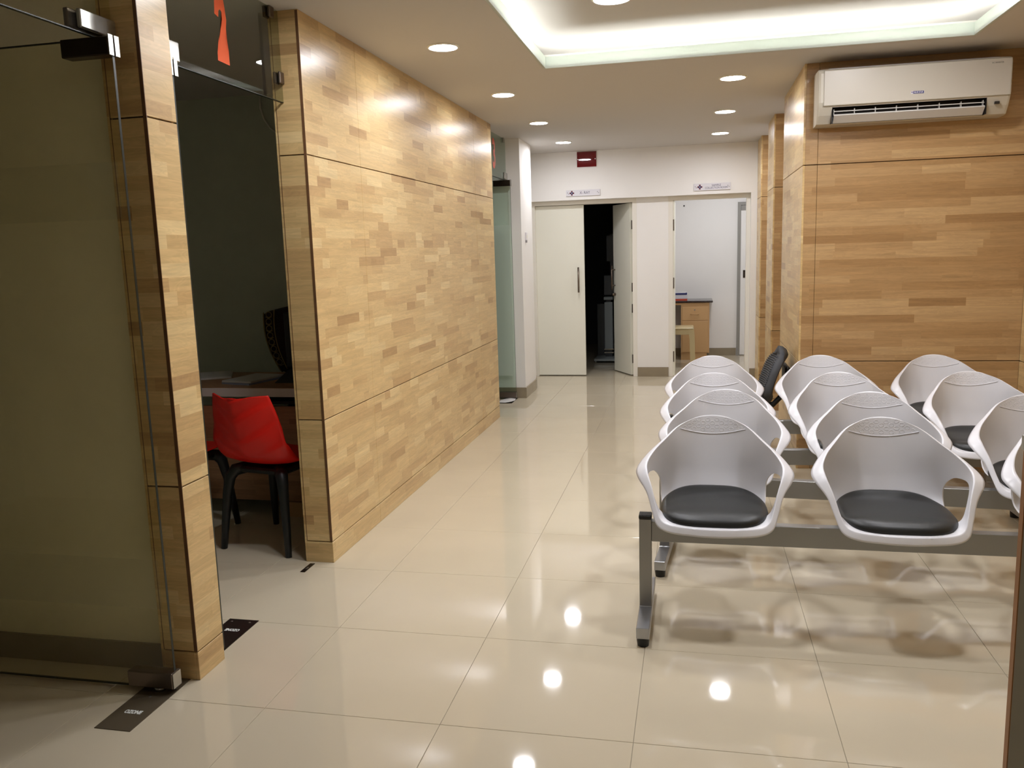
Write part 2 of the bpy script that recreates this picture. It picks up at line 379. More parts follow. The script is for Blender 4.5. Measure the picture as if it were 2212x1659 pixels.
# ------------------------------------------------------------------ cabins behind the left partition
struct(box('wall_cabin_outer', -4.3, -4.2, -2.2, 9.5, 0, CEIL, 'grey_paint'), 'grey wall at the far side of the cabins', 'wall')
wc1 = struct(box('wall_cabin_first', -4.2, XB, 2.50, 2.535, 0, CEIL, 'cream_paint'), 'cream partition behind the first glass door', 'wall')
box('skirting', -4.2, XB, 2.49, 2.50, 0, .10, 'skirting_tile', wc1)
box('cabin_side', -4.2, XB, 2.535, 2.56, 0, CEIL, 'grey_paint', wc1)
struct(box('wall_cabin_near', -4.2, XB, .2, .3, 0, CEIL, 'cream_paint'), 'cream partition at the near side of the first cabin', 'wall')
struct(box('wall_cabin_second', -4.2, XB, 5.28, 5.38, 0, CEIL, 'grey_paint'), 'grey-green partition behind the desk in the second cabin', 'wall')
# white wall with the rounded corner
YC = 8.15; XC = -1.657; R = 1.15; Y0 = 8.62
def curve_path(off):
    pts = [(-4.2, YC-off), (XC+off, YC-off), (XC+off, Y0)]
    for k in range(1, 13):
        a = math.radians(5.2*k); pts.append((XC-R+(R+off)*math.cos(a), Y0+(R+off)*math.sin(a)))
    return pts
pp = curve_path(0); outline = [(x, y, 0) for x, y in pp] + [(-4.2, pp[-1][1], 0)]
wf = struct(prism('wall_left_far', outline, (0, 0, CEIL), 'white_paint'), 'white wall that curves round into the far end of the corridor', 'wall')
bm = bmesh.new(); a = curve_path(.010); b = curve_path(.0005); n = len(a)
va = [[bm.verts.new((x, y, z)) for x, y in q] for q, z in ((b, 0), (a, 0), (a, .105), (b, .107))]
for A, B in zip(va, va[1:]):
    for i in range(n-1): bm.faces.new((A[i], A[i+1], B[i+1], B[i]))
struct(done('baseboard_left_far', bm, 'skirting_tile'), 'beige tile skirting along the rounded white wall', 'skirting')
# ------------------------------------------------------------------ back wall with its two doorways
YB, YP = 9.50, 9.60
wb = struct(box('wall_back', -3.2, XR+.3, YB, YB+.22, 2.012, CEIL, 'white_paint'), 'white back wall above the two doorways', 'wall')
box('end_pier', .592, XR+.3, YB, YB+.22, 0, 2.012, 'white_paint', wb)
box('middle_pier', -.634, -.284, YP, YP+.12, 0, 2.012, 'white_paint', wb)
box('left_pier', -3.2, -1.84, YP, YP+.12, 0, 2.012, 'white_paint', wb)
bb = struct(box('baseboard_back', -.633, -.285, YP-.008, YP, 0, .108, 'skirting_tile'), 'beige tile skirting between the two far doorways', 'skirting')
struct(box('baseboard_right', .595, XR, YB-.008, YB, 0, .108, 'skirting_tile'), 'beige tile skirting right of the sample room doorway', 'skirting')
t1 = struct(empty('trim_1', (0, YP, 0)), 'off-white frame round the x-ray double door', 'door frame')
for x0, x1, z0, z1 in ((-1.84, -1.79, 0, 1.966), (-.683, -.634, 0, 1.966), (-1.84, -.634, 1.966, 2.012)): box('frame_member', x0, x1, 0, .12, z0, z1, 'frame_white', t1, .002)
t2 = struct(empty('trim_2', (0, YP, 0)), 'off-white frame round the sample collection room doorway', 'door frame')
for x0, x1, z0, z1 in ((-.284, -.233, 0, 1.966), (.552, .592, 0, 1.966), (-.284, .592, 1.966, 2.012)): box('frame_member', x0, x1, 0, .12, z0, z1, 'frame_white', t2, .002)
for z in (1.70, 1.06, .23): box('hinge', -.2325, -.221, -.003, .004, z-.06, z+.06, 'brushed_steel', t2)
box('door_edge', -.232, -.219, .005, .55, .008, 1.96, 'lacquer_white', t2)
# x-ray double door: left leaf shut, right leaf swung into the dark room
d4 = struct(empty('door_4', (-1.79, YP+.045, 0)), 'off-white double door of the x-ray room, right leaf ajar', 'door')
lf = box('leaf', 0, .556, 0, .035, .010, 1.962, 'lacquer_white', d4, .002)
def pull(parent, x, y0, sgn):
    bm = bmesh.new(); y = y0-sgn*.045
    b_cyl(bm, (x, y, .975), (x, y, 1.262), .010); b_cyl(bm, (x, y0, 1.03), (x, y, 1.03), .006); b_cyl(bm, (x, y0, 1.215), (x, y, 1.215), .006)
    return done('handle', bm, 'brushed_steel', parent, True)
pull(lf, .49, 0, 1)
lr = box('leaf', -.47, 0, -.035, 0, .010, 1.962, 'lacquer_white', d4, .002); lr.location = (1.107, .03, 0); lr.rotation_euler = (0, 0, math.radians(-61))
pull(lr, -.42, -.035, 1)
bm = bmesh.new(); b_cyl(bm, (-.42, -.035, .925), (-.42, -.075, .925), .016); done('lock_knob', bm, 'brushed_steel', lr, True)
for z in (1.72, 1.02, .78, .20): box('hinge', 1.094, 1.107, -.008, .0, z-.05, z+.05, 'dark_fitting', d4)
# x-ray room shell (unlit) and sample room shell
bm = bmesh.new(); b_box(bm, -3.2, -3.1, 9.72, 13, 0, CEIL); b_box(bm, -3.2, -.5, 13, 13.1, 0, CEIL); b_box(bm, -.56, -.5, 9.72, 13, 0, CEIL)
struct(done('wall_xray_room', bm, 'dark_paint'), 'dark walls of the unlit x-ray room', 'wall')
bm = bmesh.new(); b_box(bm, -.5, -.45, 9.72, 11.51, 0, CEIL); b_box(bm, -.5, 1.6, 11.51, 11.6, 0, CEIL); b_box(bm, 1.5, 1.6, 9.72, 11.51, 0, CEIL)
ws = struct(done('wall_sample_room', bm, 'white_paint'), 'white walls of the lit sample collection room', 'wall')
box('skirting', -.45, .545, 11.50, 11.51, 0, .10, 'skirting_tile', ws)
d5 = struct(empty('door_5', (.55, 11.51, 0)), 'pale door with a grey metal frame inside the sample room', 'door')
for x0, x1, z0, z1 in ((0, .04, 0, 1.97), (.80, .84, 0, 1.97), (0, .84, 1.97, 2.01)): box('frame_member', x0, x1, -.03, -.001, z0, z1, 'grey_metal', d5)
lf5 = box('leaf', .042, .798, -.022, -.002, .012, 1.90, 'white_paint', d5); box('head_panel', .042, .798, -.02, -.002, 1.90, 1.968, 'grey_metal', d5)
box('lock_plate', .075, .11, -.028, -.022, 1.03, 1.13, 'dark_fitting', lf5)
box('wall_plug', -.695, -.680, -.006, -.001, 1.98, 2.0, 'black_plastic', d5)
downlight(.45, 10.35, CEIL, .12, 'round ceiling light inside the sample collection room', 'led_room')

# ================================================================== GLASS DOORS AND TRANSOMS
XG = -1.80
def patch(parent, x0, x1, yc, z0, z1, m, name='patch_fitting', t=.018):
    o = box(name, x0, x1, yc-t-.006, yc+t+.006, z0, z1, m, parent, .004, 2); return o
def glass_door(name, yc, label, gm, bm_, bands, zt=2.14, inset=0.0):
    d = struct(empty(name, (0, 0, 0)), label, 'glass door')
    x1, x0 = XG+.063, XG-.84
    box('glass_sheet', x0, x1-.001, yc-.005, yc+.005, .012, zt, gm, d)
    box('polished_edge', x1-.001, x1, yc-.005, yc+.005, .012, zt, 'glass_edge', d)
    box('polished_edge', x0, x1, yc-.005, yc+.005, .010, .0125, 'glass_edge', d)
    box('polished_edge', x0, x1, yc-.005, yc+.005, zt, zt+.003, 'glass_edge', d)
    p = patch(d, x1-.17, x1+.003-inset, yc, .018, .075, 'brushed_steel')
    box('end_cap', x1+.003-inset, x1+.006-inset, yc-.022, yc+.022, .02, .073, 'satin_nickel', p)
    p = patch(d, x1-.165, x1+.003, yc, zt-.052, zt+.003, 'dark_fitting')
    box('end_cap', x1+.003, x1+.006, yc-.024, yc-.004, zt-.052, zt+.008, 'satin_nickel', p); box('end_cap', x1+.003, x1+.006, yc+.004, yc+.024, zt-.052, zt+.008, 'satin_nickel', p)
    for z0, z1 in bands: box('film_band', x0, x1-.02, yc-.0072, yc-.0062, z0, z1, bm_, d)
    return d
BANDS = ((1.60, 1.70), (1.70, 1.775), (.30, .36), (.36, .43), (.43, .475))
glass_door('door_1', 2.367, 'open olive-tinted glass door hinged on the near wood pier', 'glass_olive', 'film_band', BANDS)
glass_door('door_2', 2.668, 'glass door of the second cabin swung open behind the pier', 'glass_grey', 'film_band', BANDS, inset=.03)
glass_door('door_3', 8.07, 'open greenish glass door by the white rounded wall', 'glass_green', 'film_green', ((1.59, 1.66), (1.66, 1.72), (.24, .30), (.30, 1.59)))
def transom(name, y0, y1, label, gm):
    d = struct(empty(name), label, 'glass panel')
    box('glass_sheet', XG-.006, XG+.006, y0, y1, 2.150, CEIL-.001, gm, d)
    box('polished_edge', XG-.006, XG+.006, y0, y1, 2.147, 2.150, 'glass_edge', d)
    return d
w1 = transom('window_1', 1.505, 2.449, 'glass panel above the first cabin door', 'glass_olive')
box('clamp', XG+.006, XG+.022, 2.29, 2.448, 2.158, 2.212, 'satin_nickel', w1, .003); box('clamp', XG-.022, XG-.006, 2.27, 2.448, 2.158, 2.212, 'dark_fitting', w1, .003)
w2 = transom('window_2', 2.611, 3.584, 'glass panel with an orange 2 above the second cabin opening', 'glass_grey')
for y0, y1, z0, z1 in ((2.612, 2.79, 2.158, 2.225), (3.545, 3.584, 2.225, 2.275), (3.49, 3.53, 2.49, 2.536)): box('clamp', XG+.006, XG+.018, y0, y1, z0, z1, 'satin_nickel' if y0 < 3 else 'brushed_steel', w2, .003); box('clamp', XG-.018, XG-.006, y0, y1, z0, z1, 'dark_fitting', w2, .003)
w3 = transom('window_3', 7.171, 8.149, 'glass panel with an orange 3 above the third cabin opening', 'glass_green')
for y0, y1, z0, z1 in ((8.03, 8.148, 2.152, 2.215), (8.02, 8.06, 2.49, 2.536)): box('clamp', XG+.006, XG+.022, y0, y1, z0, z1, 'satin_nickel', w3, .003)
# figure 2 traced on the glass plane (its top lies above the photo's edge)
tr = [(705, -40), (712, 200), (770, 255), (772, 160), (790, 138), (815, 175), (825, 300), (800, 480), (772, 620), (762, 780), (768, 900), (945, 982), (928, 762), (838, 715), (848, 630), (885, 480), (889, 300), (862, 120), (838, -20), (790, -150), (745, -160), (715, -110)]
pts = [pix_on_x(360+x/6.914, y/6.914, XG+.0065) for x, y in tr]
bm = bmesh.new(); f = bm.faces.new([bm.verts.new(p) for p in pts]); bmesh.ops.triangulate(bm, faces=[f]); done('figure_two', bm, 'orange_film', w2)
text('figure_three', '3', .36, 'orange_film', w3, (XG+.0066, 7.665, 2.338), (0, 1, 0), (0, 0, 1), width=.11, bold=.01)

# floor spring covers and the strike plate
def spring_plate(y0, y1, label, m, ytext, flip, holes):
    p = empty('floor_plate', (0, 0, 0)); tag(p, label, 'floor plate', 'floor spring covers')
    box('cover', -1.867, -1.737, y0, y1, -.001, .0022, m, p)
    r, u = ((1, 0, 0), (0, 1, 0)) if not flip else ((-1, 0, 0), (0, -1, 0))
    text('lettering', 'OZONE', .026, 'print_white', p, (-1.80, ytext, .0026), r, u, width=.062, bold=.0012)
    for hx, hy in holes: cyl('screw', (hx, hy, .0015), (hx, hy, .0032), .005, 'satin_nickel', p, seg=10)
    return p
p1 = spring_plate(2.118, 2.449, 'dark brown floor spring cover under the near open glass door', 'plate_dark', 2.22, False, ((-1.806, 2.318),))
cyl('spindle', (-1.80, 2.367, .002), (-1.80, 2.367, .017), .02, 'satin_nickel', p1)
spring_plate(2.612, 2.928, 'black floor spring cover on the floor right behind the near wood pier', 'plate_black', 2.832, True, ((-1.845, 2.905), (-1.765, 2.905)))
spring_plate(7.84, 8.148, 'floor spring cover under the farthest glass door', 'plate_black', 7.93, True, ())
sp_ = empty('strike_plate', (-1.80, 3.505, 0)); tag(sp_, 'small brown slotted strike plate in the floor at the wood wall corner', 'floor plate')
bm = bmesh.new()
for x0, x1, y0, y1 in ((-.012, .012, -.055, -.02), (-.012, .012, .012, .055), (-.012, -.006, -.02, .012), (.006, .012, -.02, .012)): b_box(bm, x0, x1, y0, y1, -.001, .002)
done('plate', bm, 'dark_fitting', sp_); box('slot', -.006, .006, -.02, .012, -.001, .0008, 'satin_nickel', sp_)
# torn sheet on the far plate
bm = bmesh.new(); out = [(-1.87, 7.86), (-1.80, 7.82), (-1.745, 7.85), (-1.735, 7.98), (-1.745, 8.10), (-1.80, 8.14), (-1.86, 8.04), (-1.875, 7.95)]
c = bm.verts.new((-1.80, 7.98, .016)); vv = [bm.verts.new((x, y, .005+.006*((i*7) % 3))) for i, (x, y) in enumerate(out)]
for i in range(len(vv)): bm.faces.new((c, vv[i], vv[(i+1) % len(vv)]))
o = done('torn_sheet', bm, 'paper'); tag(o, 'torn white sheet lying on the floor under the farthest glass door', 'sheet')
sm = o.modifiers.new('thickness', 'SOLIDIFY'); sm.thickness = .002

# ================================================================== WAITING BENCHES
def cr(ctrl, t):
    """catmull-rom through the control rows, t in 0..1"""
    n = len(ctrl)-1; s = min(max(t, 0), 1)*n; i = min(int(s), n-1); f = s-i
    P = lambda k: ctrl[min(max(k, 0), n)]
    out = []
    for a, b, c, d in zip(P(i-1), P(i), P(i+1), P(i+2)):
        out.append(.5*((2*b)+(-a+c)*f+(2*a-5*b+4*c-d)*f*f+(-a+3*b-3*c+d)*f**3))
    return out
SPINE = [(-.106, .434), (-.086, .436), (-.045, .436), (.03, .431), (.13, .426), (.22, .428), (.285, .452), (.322, .52), (.345, .60), (.366, .69), (.385, .765)]
RIM = [(.070, -.101, .435), (.148, -.086, .437), (.192, -.064, .449), (.212, -.030, .490), (.230, .012, .550), (.250, .062, .602), (.252, .118, .628), (.229, .19, .656), (.188, .262, .687), (.134, .333, .728), (.072, .372, .754)]
# outward flange along the rim: direction and width
FLANGE = [(.10, -.5, -.86, .024), (.35, -.5, -.80, .024), (.70, -.35, -.62, .023), (.90, -.2, -.38, .020), (.95, -.1, -.32, .024), (.95, 0, -.32, .040), (.95, .05, -.30, .046), (.90, .2, -.25, .034), (.75, .5, -.1, .019), (.55, .75, .1, .010), (.3, .93, -.05, .009)]
POW = [(2.2,), (2.4,), (3.0,), (4.0,), (4.6,), (4.8,), (4.4,), (3.5,), (2.7,), (2.2,), (1.9,)]
WID = [(1.06,), (1.1,), (1.2,), (1.34,), (1.42,), (1.42,), (1.38,), (1.3,), (1.2,), (1.14,), (1.12,)]
FLIP = False
def shell_base(u, v):
    y0, z0 = cr(SPINE, v); x1, y1, z1 = cr(RIM, v); p = cr(POW, v)[0]; a = abs(u); h = a**p
    k = cr(WID, v)[0]; x = x1*(k*a-(k-1)*a**3)*(1 if u >= 0 else -1)
    return Vector((x, y0+(y1-y0)*h, z0+(z1-z0)*h))
def shell_normal(u, v):
    e = .004; v = min(max(v, .02), .985); u = min(max(u, -.985), .985); du = shell_base(min(u+e, 1), v)-shell_base(max(u-e, -1), v); dv = shell_base(u, min(v+e, 1))-shell_base(u, max(v-e, 0))
    n = -du.cross(dv).normalized() if FLIP else du.cross(dv).normalized()
    return n
def shell_pt(u, v):
    a = abs(u); sg = 1 if u >= 0 else -1; uc = sg*min(a, 1.0); vc = min(max(v, 0.0), 1.0)
    p = shell_base(uc, vc); q = max((a-1)/.12, -v/.05, (v-1)/.05, 0)
    if q > 0:
        fx, fy, fz, fw = cr(FLANGE, vc); f = Vector((fx*uc, fy, fz)).normalized()
        p = p+f*fw*q-Vector((0, 0, .30*fw*q*q))
    return p
def true_normal(u, v):
    e = .006; u = min(max(u, -1.112), 1.112); v = min(max(v, -.044), 1.044)
    return (shell_pt(u+e, v)-shell_pt(u-e, v)).cross(shell_pt(u, v+e)-shell_pt(u, v-e)).normalized()
def hole(u, v):                      # negative inside the gap under the armrest
    a = abs(u); return ((abs(a-.795)/.158)**2.4+(abs(v-.482)/.168)**2.4)-1
def edge_dense(u): return math.copysign(1-(1-abs(u))**1.45, u)
def shell_mesh(nu=72, nv=70):
    bm = bmesh.new(); cache = {}
    def V(u, v):
        a, sg = abs(u), (1 if u > 0 else -1); q = max((a-1)/.12, -v/.05, (v-1)/.05)
        if a >= 1-1e-9 and q > 1e-9:
            if v <= 1e-9: u, v = sg*1.0, -.05*q
            elif v >= 1-1e-9: u, v = sg*1.0, 1+.05*q
        k = (round(u, 5), round(v, 5))
        if k not in cache: cache[k] = bm.verts.new(shell_pt(u, v))
        return cache[k]
    QS = (.2, .4, .6, .8, 1.0)
    rows_ = [-.05*q for q in reversed(QS)]+[b/nv for b in range(nv+1)]+[1+.05*q for q in QS]
    cols = [edge_dense(-1+2*a/nu) for a in range(nu+1)]; ex = [1+.12*q for q in QS]; cols = [-c for c in reversed(ex)]+cols+ex
    for i in range(len(cols)-1):
        for j in range(len(rows_)-1):
            q = [(cols[a], rows_[b]) for a, b in ((i, j), (i+1, j), (i+1, j+1), (i, j+1))]
            if max(abs(c[0]) for c in q) > 1.001 and (min(c[1] for c in q) < -.001 or max(c[1] for c in q) > 1.001): continue
            f = [hole(*c) for c in q]; poly = []
            if max(f) <= 0: continue
            for k in range(4):
                (u0, v0), (u1, v1), f0, f1 = q[k], q[(k+1) % 4], f[k], f[(k+1) % 4]
                if f0 > 0: poly.append((u0, v0))
                if f0*f1 < 0:
                    lo, hi = (u0, v0), (u1, v1)
                    if f0 < 0: lo, hi = hi, lo
                    for _ in range(12):
                        m = ((lo[0]+hi[0])/2, (lo[1]+hi[1])/2)
                        if hole(*m) > 0: lo = m
                        else: hi = m
                    poly.append(lo)
            vs_ = []
            for c in poly:
                vv = V(*c)
                if vv not in vs_: vs_.append(vv)
            if len(vs_) >= 3:
                try: bm.faces.new(vs_)
                except ValueError: pass
    bmesh.ops.recalc_face_normals(bm, faces=bm.faces)
    # face the sitter, then thicken away from him
    bm.faces.ensure_lookup_table()
    ref = min(bm.faces, key=lambda f: (f.calc_center_median()-Vector((0, .1, .43))).length)
    if ref.normal.z < 0: bmesh.ops.reverse_faces(bm, faces=bm.faces)
    bm.normal_update()
    top = list(bm.faces); bv = list(bm.verts); uvs = {vv: k for k, vv in cache.items()}; nor = {v: true_normal(*uvs[v]) for v in bv}
    low = {v: bm.verts.new(v.co-nor[v]*.006) for v in bv}
    edges = [e for e in bm.edges if len(e.link_faces) == 1]
    quads = []
    for e in edges:
        lo = e.link_loops[0]; a, b = lo.vert, lo.link_loop_next.vert; quads.append((b, a, low[a], low[b]))
    for f in top: bm.faces.new([low[v] for v in reversed(f.verts)])
    for q in quads:
        try: bm.faces.new(q)
        except ValueError: pass
    rim = {v for v in bv if abs(hole(*uvs[v])) < .004}; rim |= {low[v] for v in rim}
    for e in bm.edges:
        if e.verts[0] in rim and e.verts[1] in rim: e.smooth = False
    me = bpy.data.meshes.new('seat_shell'); bm.to_mesh(me); bm.free()
    for p in me.polygons: p.use_smooth = True
    me.materials.append(MATS['shell_white']); return me
def cushion_mesh():
    bm = bmesh.new(); n = 56; prof = []
    def o(t, r):
        c, s = math.cos(t), math.sin(t); e = 2/3.2
        x = .203*abs(c)**e*(1 if c > 0 else -1)*r; y = .198*abs(s)**e*(1 if s > 0 else -1)*r
        x *= 1-.04*(y/.198)*r if y > 0 else 1
        return x, y+.108
    rows = [(.90, -.004), (.99, .004), (1.0, .016), (.985, .026), (.95, .034), (.89, .039), (.80, .0405), (.66, .040), (.5, .039), (.33, .038), (.16, .0375)]
    rings = []
    for r, h in rows:
        ring = []
        for k in range(n):
            t = 2*math.pi*k/n; x, y = o(t, r)
            zz = .433+h-.010*max(0, (-.02-y)/.07)**1.5+.030*max(0, (y-.2)/.11)**2 - .004*math.exp(-((y-.01)/.03)**2)*(h > .03)
            ring.append(bm.verts.new((x, y, zz)))
        rings.append(ring)
    for A, B in zip(rings, rings[1:]):
        for k in range(n): bm.faces.new((A[k], A[(k+1) % n], B[(k+1) % n], B[k]))
    bm.faces.new(rings[-1]); bm.faces.new(rings[0][::-1])
    me = bpy.data.meshes.new('cushion'); bmesh.ops.recalc_face_normals(bm, faces=bm.faces); bm.to_mesh(me); bm.free()
    for p in me.polygons: p.use_smooth = True
    me.materials.append(MATS['cushion']); return me
def surf_find(x, z):                 # (u, v) of the back at side x and height z
    u, v = 0, .95
    for _ in range(40):
        p = shell_base(u, v); v = min(max(v+(z-p.z)*.9, .6), .998); x1 = cr(RIM, v)[0]; k = cr(WID, v)[0]
        lo, hi = 0, 1
        for _ in range(20):
            m = (lo+hi)/2
            if x1*(k*m-(k-1)*m**3) < abs(x): lo = m
            else: hi = m
        u = lo*(1 if x >= 0 else -1)
    return u, v
def dimple_mesh():
    bm = bmesh.new()
    spots = [((i-(3+k)/2)*.0372, .7460-.0135*k+.013*(((i-(3+k)/2)*.0372)/.115)**2) for k in range(4) for i in range(4+k)]
    for x, z in spots:
        u, v = surf_find(x, z)
        if abs(u) > .95 or v > .975: continue
        p = shell_base(u, v); n = shell_normal(u, v); a = Vector((1, 0, 0)); a = (a-n*a.dot(n)).normalized(); b = n.cross(a)
        seg = 14; prof = ((.0098, .0), (.0092, .0010), (.0086, .0010), (.0072, .0001))
        rings = [[bm.verts.new(p+n*h+a*(q*math.cos(2*math.pi*k/seg))+b*(q*.78*math.sin(2*math.pi*k/seg))) for k in range(seg)] for q, h in prof]
        for A, B in zip(rings, rings[1:]):
            for k in range(seg): bm.faces.new((A[k], A[(k+1) % seg], B[(k+1) % seg], B[k]))
    pts = []
    for i in range(25):
        s = -1+2*i/24; x = .130*s; z = .690+.026*s*s
        u, v = surf_find(x, z); pts.append(shell_base(u, v)+shell_normal(u, v)*.0003)
    b_tube(bm, pts, .0022, 6)
    me = bpy.data.meshes.new('dimple_pattern'); bmesh.ops.recalc_face_normals(bm, faces=bm.faces); bm.to_mesh(me); bm.free()
    for p in me.polygons: p.use_smooth = True
    me.materials.append(MATS['shell_white']); return me
SHELL, CUSH, DIMP = shell_mesh(), cushion_mesh(), dimple_mesh()
bm = bmesh.new(); b_box(bm, -.10, .10, -.05, .20, .420, .4265, .002); b_box(bm, -.035, .035, -.004, .05, .4195, .4255)
BRK = bpy.data.meshes.new('mounting_bracket'); bmesh.ops.recalc_face_normals(bm, faces=bm.faces); bm.to_mesh(BRK); bm.free(); BRK.materials.append(MATS['steel_paint'])
def leg_meshes():
    r = {}
    bm = bmesh.new(); b_box(bm, -.0235, .0235, 0, .047, .074, .430, .002); r['post'] = (bm, 'steel_paint')
    bm = bmesh.new(); b_box(bm, -.0245, .0245, -.001, .048, .430, .444, .002)
    for k in range(9): b_box(bm, -.0225+k*.005, -.0195+k*.005, 0, .047, .444, .4465)
    r['end_cap'] = (bm, 'black_plastic')
    bm = bmesh.new(); b_box(bm, -.0245, .0245, -.195, .31, .032, .075, .002); r['foot_bar'] = (bm, 'steel_bright')
    bm = bmesh.new(); b_tube(bm, [(-.0235, -.001, .0755), (-.011, -.003, .0765), (0, -.0015, .0755), (.012, -.003, .0765), (.0235, -.001, .0755)], .003, 6); r['weld'] = (bm, 'steel_bright')
    bm = bmesh.new()
    b_tube(bm, [(0, 0, 0), (0, 0, .018), (0, 0, .032)], [.021, .0235, .0235], 18); r['glide'] = (bm, 'black_plastic')
    out = {}
    for k, (bm, m) in r.items():
        bmesh.ops.recalc_face_normals(bm, faces=bm.faces); me = bpy.data.meshes.new(k); bm.to_mesh(me); bm.free(); me.materials.append(MATS[m]); out[k] = me
    return out
LEGS = leg_meshes()
bm = bmesh.new(); b_box(bm, .0235, 1.777, .004, .044, .340, .420, .002); BEAM = bpy.data.meshes.new('beam'); bmesh.ops.recalc_face_normals(bm, faces=bm.faces); bm.to_mesh(BEAM); bm.free(); BEAM.materials.append(MATS['steel_paint'])
def child(name, me, parent, loc=(0, 0, 0)):
    o = bpy.data.objects.new(name, me); COL.objects.link(o); o.parent = parent; o.location = loc; return o
def bench(x, y, rz, label):
    b = empty('waiting_bench', (x, y, 0), rz); tag(b, label, 'bench', 'rows of waiting benches')
    child('beam', BEAM, b)
    for lx in (0, 1.80):
        l = child('leg', LEGS['post'], b, (lx, 0, 0))
        for k in ('end_cap', 'foot_bar', 'weld'): child(k, LEGS[k], l)
        for gy in (-.172, .287): child('glide', LEGS['glide'], l, (0, gy, 0))
    for k in range(3):
        s = child('seat_shell', SHELL, b, (.257+.655*k, 0, 0)); child('cushion', CUSH, s); child('dimple_pattern', DIMP, s); child('mounting_bracket', BRK, s)
    return b
bench(-.182, 3.124, 0, 'nearest bench of white bucket seats with charcoal cushions on a silver beam')
bench(-.132, 3.805, math.radians(-4.6), 'second bench from the front, white seats, set slightly askew')
bench(-.133, 4.325, math.radians(2.6), 'third bench from the front, white bucket seats on a silver beam')
bench(-.139, 5.085, math.radians(.5), 'rearmost bench of white seats, closest to the air conditioner wall')

# ================================================================== AIR CONDITIONER
ac = empty('air_conditioner', (1.226, YA, 2.15)); tag(ac, 'white split air conditioner mounted high on the wood wall', 'air conditioner')
hw = .517; D = .205
prof = [(0, .0), (-.10, .0), (-.135, .006), (-.172, .05), (-.195, .092), (-.200, .105), (-.205, .12), (-.205, .285), (-.197, .302), (-.18, .311), (-.05, .313), (0, .31)]
bm = bmesh.new()
def ring_at(x, s=1.0, dy=0): return [bm.verts.new((x, y*s, z*(1-(1-s)*.3)+(1-s)*.03)) for y, z in prof]
rr_ = [ring_at(-hw, .96), ring_at(-hw+.004, .985), ring_at(-hw+.014, 1), ring_at(-.436), ring_at(.395), ring_at(hw-.014, 1), ring_at(hw-.004, .985), ring_at(hw, .96)]
n = len(prof)
for q, (A, B) in enumerate(zip(rr_, rr_[1:])):
    for i in range(n-1):
        if q == 3 and i in (2, 3): continue      # the air outlet stays open
        bm.faces.new((A[i], A[i+1], B[i+1], B[i]))
bm.faces.new(rr_[0]); bm.faces.new(rr_[-1][::-1])
done('casing', bm, 'ac_side', ac)
box('front_panel', -hw+.03, hw-.006, -.2085, -.2040, .100, .300, 'ac_white', ac, .004, 2)
bm = bmesh.new(); b_box(bm, -.436, .395, -.10, -.09, .0, .11); b_box(bm, -.437, -.435, -.19, -.09, .004, .10); b_box(bm, .394, .396, -.19, -.09, .004, .10); b_box(bm, -.436, .395, -.18, -.09, .098, .104)
done('outlet', bm, 'ac_dark', ac)
vb = bmesh.new(); b_prism(vb, [(-.425, -.194, .044), (-.425, -.187, .052), (-.425, -.142, .012), (-.425, -.150, .006)], (.812, 0, 0)); va_ = done('vane', vb, 'ac_vane', ac)
bm = bmesh.new()
for k in range(8): b_box(bm, -.425+k*.115, -.421+k*.115, -.172, -.150, .046, .084)
b_box(bm, -.425, .387, -.176, -.172, .068, .073); done('vane_ribs', bm, 'ac_vane', va_)
bd = box('badge', -.012, .058, -.2098, -.2086, .137, .152, 'sign_white', ac); box('badge_field', .0005, .057, -.2103, -.2099, .1375, .1515, 'badge_blue', bd)
text('badge_lettering', 'BLUE STAR', .011, 'sign_white', bd, (.029, -.2106, .1445), (1, 0, 0), (0, 0, 1), width=.048, bold=.0003)
prism('badge_star', [(-.010, -.2103, .149), (-.002, -.2103, .149), (-.006, -.2103, .139)], (0, .0003, 0), 'navy', bd)
text('model_lettering', 'DC INVERTER', .012, 'ac_dark', ac, (.437, -.2090, .277), (1, 0, 0), (0, 0, 1), width=.06)
box('display', .437, .46, -.202, -.185, .055, .069, 'ac_dark', ac).location = (0, .004, 0)
bm = bmesh.new(); b_box(bm, -hw+.06, hw-.06, -.17, -.02, .310, .3155); done('top_grille', bm, 'sign_grey', ac)

# ================================================================== SIGNS AND SMALL WALL ITEMS
def cross(parent, x, z, y, s):
    bm = bmesh.new(); e, f, g = s*.28, s*.36, s*1.08
    arm = [(e, e), (e, s*.6), (f, s*.6), (f, g), (-f, g), (-f, s*.6), (-e, s*.6)]      # one arm, turned four times
    pts = []
    for k in range(4):
        c, d = math.cos(math.pi/2*k), math.sin(math.pi/2*k); pts += [(x+px_*c-pz_*d, y, z+px_*d+pz_*c) for px_, pz_ in arm]
    b_prism(bm, pts, (0, -.0008, 0))
    done('emblem_cross', bm, 'maroon', parent)
    prism('emblem_centre', [(x+s*.66*math.cos(math.pi/4*k+math.pi/8), y-.0009, z+s*.66*math.sin(math.pi/4*k+math.pi/8)) for k in range(8)], (0, -.0005, 0), 'navy', parent)
    box('emblem_mark', x-s*.08, x+s*.08, y-.0022, y-.0014, z-s*.3, z+s*.36, 'sign_white', parent)
